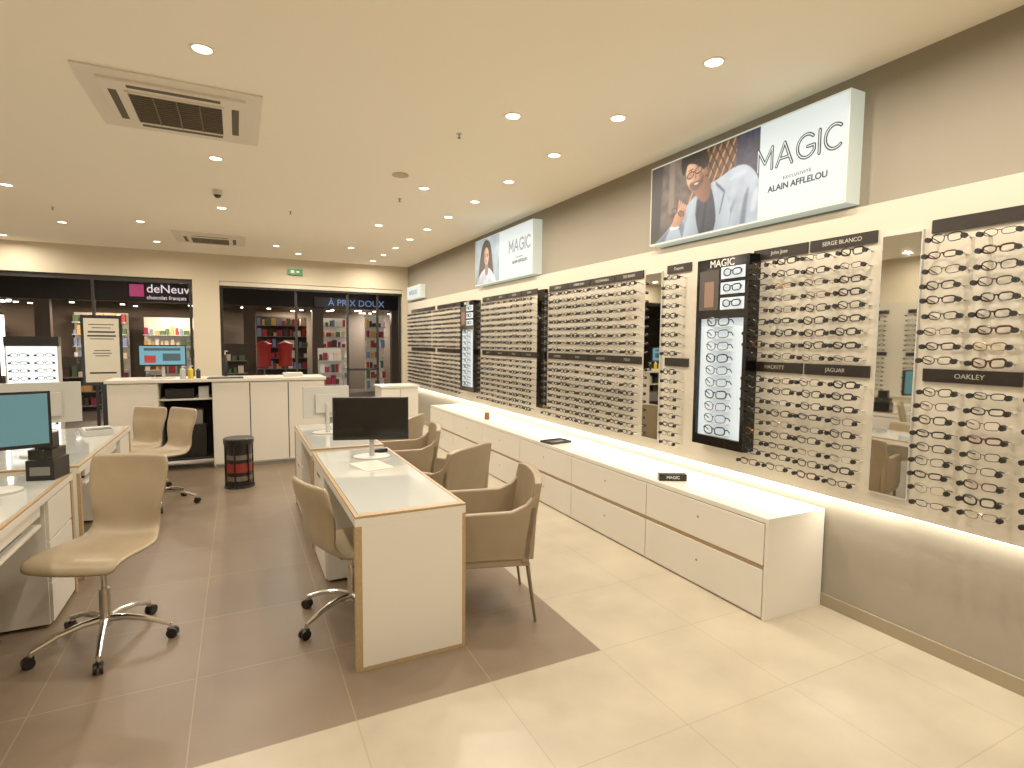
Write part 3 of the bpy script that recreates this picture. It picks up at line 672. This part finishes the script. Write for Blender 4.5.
for i,(wd,zz) in enumerate(((.16,1.81),(.12,1.76),(.17,1.69),(.18,1.63),(.15,1.59),(.1,1.41),(.12,1.37),(.09,1.33),(.17,1.06))): g.box(-wd,wd,-.0245,-.023,zz,zz+(.025 if i in(2,3,8) else .012),TXTK)
g.build('poster_stand',loc=(-1.88,10.5,0),rz=.05,smooth=0)
# ------------------------------------------------------------ mall outside
MF=mat('mall_floor',(90,80,70),.3); MW=mat('mall_dark_facade',(34,29,27),.6); 
g=MB(); g.box(-12,9,YB+.2,19,-.1,0,MF); g.build('mall_floor',smooth=0)
g=MB(); g.box(-12,9,YB+.2,19,3.6,3.7,mat('mall_ceiling',(70,62,54),.8)); g.build('mall_ceiling',smooth=0)
g=MB()
g.box(-12,9,17.0,17.2,2.55,3.6,MW); g.box(-12,9,18.9,19,0,3.6,mat('shop_back_wall',(90,76,64),.7))
for x in (-7,-4.2,-.55,.3,2.1,4.4,6): g.box(x-.15,x+.15,17,17.2,0,2.55,mat('facade_pier',(80,68,57),.6))
o=g.build('mall_shopfront',smooth=0)
PK=mat('pink_logo',(150,40,90),.4,emit=.6,ecol=(190,50,110)); g=MB(); g.box(-2.42,-2.12,16.93,17,2.68,2.98,PK); ob=g.build('chocolate_shop_sign',smooth=0)
SW=mat('sign_white',(240,225,230),.4,emit=.9); SBL=mat('sign_blue',(110,140,190),.4,emit=.6)
text('deNeuville',.30,SW,bwall(-2.06,16.92,2.88),parent=ob,align='LEFT'); text('chocolat français',.13,SW,bwall(-2.06,16.92,2.66),parent=ob,align='LEFT')
g=MB(); g.box(2.0,4.6,16.94,17,2.56,2.85,mat('sign_board_navy',(26,28,40),.4)); ob=g.build('discount_shop_sign',smooth=0)
text('À PRIX DOUX',.26,SBL,bwall(3.2,16.93,2.70),parent=ob)
PC=[mat('glow_product_%d'%i,c,.5,emit=.12) for i,c in enumerate([(150,40,30),(200,180,150),(70,90,60),(190,140,70),(110,120,150),(60,40,35),(210,205,200),(130,30,50)])]  # shop goods given a faint glow of their own to brighten the storefronts
def shelfunit(x0,x1,y,z1,lit,name):
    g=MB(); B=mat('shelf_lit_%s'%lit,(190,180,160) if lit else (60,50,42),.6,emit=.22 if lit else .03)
    g.box(x0,x1,y+.3,y+.34,0,z1,B); n=int(z1/.32)
    for i in range(n):
        z=.1+i*.32; g.box(x0,x1,y,y+.3,z,z+.02,SILV if lit else GREY)
        x=x0+.02
        while x<x1-.1:
            w=random.uniform(.05,.14); h=random.uniform(.1,.24)
            g.box(x,x+w,y+.05,y+.22,z+.02,z+.02+h,random.choice(PC)); x+=w+random.uniform(.01,.06)
    g.build(name,smooth=0)
for a in ((-6.8,-5.4,17.9,2.2,False),(-5.2,-4.5,17.6,1.3,True),(-3.9,-2.7,18.2,2.3,True),(-2.3,-.8,17.9,2.2,True),(.5,1.9,17.8,2.3,False),(2.3,3.1,17.8,2.3,True),(3.6,4.2,17.5,2.4,True),(4.6,5.7,17.7,2.3,True)): shelfunit(*a,'shop_shelf')
for a in ((-.35,.2,15.6,1.5,False),(1.9,2.5,15.2,1.4,True),(-3.6,-2.8,15.0,1.2,False),(-1.7,-1.1,15.8,1.3,True),(-4.6,-4.0,15.6,1.4,True)): shelfunit(*a,'shop_gondola')
g=MB(); RED=mat('red_fabric',(150,30,24),.6,emit=.05)
for x in (.62,1.15): g.tube([(x,16.2,0),(x,16.2,1.0)],.02,GREY,8); g.tube([(x,16.2,.9),(x,16.2,1.2),(x,16.2,1.5),(x,16.2,1.58)],[.18,.16,.2,.05],RED,14)
g.build('red_garment_display')
g=MB()
for x,y,z in [(random.uniform(-6.5,5.5),random.uniform(17.3,18.8),2.5) for _ in range(36)]: g.cyl((x,y,z),.05,.02,LAMP,12)
g.build('shop_spotlights',smooth=0)
for x,y,e,c in ((-3,14,60,(1,.84,.68)),(1.5,18.2,85,(1,.85,.65)),(4,18.2,95,(1,.95,.85)),(-5.6,17.6,50,(1,.75,.5)),(-1.6,17.6,60,(1,.8,.6)),(-3.3,17.6,55,(1,.8,.6)),(3,14,50,(1,.88,.76))):
    L=bpy.data.lights.new('mall_lamp','AREA'); L.size=.4; L.energy=e; L.color=c; o=bpy.data.objects.new('mall_lamp',L); COL.objects.link(o); o.location=(x,y,3.3 if y<17 else 2.5)
# ------------------------------------------------------------ world & camera
wd=bpy.data.worlds.new('World'); S.world=wd; wd.use_nodes=True; wd.node_tree.nodes['Background'].inputs[0].default_value=(.02,.018,.015,1)
cam=bpy.data.cameras.new('camera'); co=bpy.data.objects.new('camera',cam); COL.objects.link(co); S.camera=co
cam.sensor_width=36; cam.lens=553.7/1024*36; cam.clip_start=.05
th,ps,ro=math.radians(4.307),math.radians(26.313),math.radians(.508)
F=Vector((math.sin(ps)*math.cos(th),math.cos(ps)*math.cos(th),-math.sin(th))); Rr=Vector((math.cos(ps),-math.sin(ps),0)); U=Rr.cross(F)
R2=Rr*math.cos(ro)+U*math.sin(ro); U2=U*math.cos(ro)-Rr*math.sin(ro)
M=Matrix(((R2.x,U2.x,-F.x,0),(R2.y,U2.y,-F.y,0),(R2.z,U2.z,-F.z,1.6),(0,0,0,1))); co.matrix_world=M
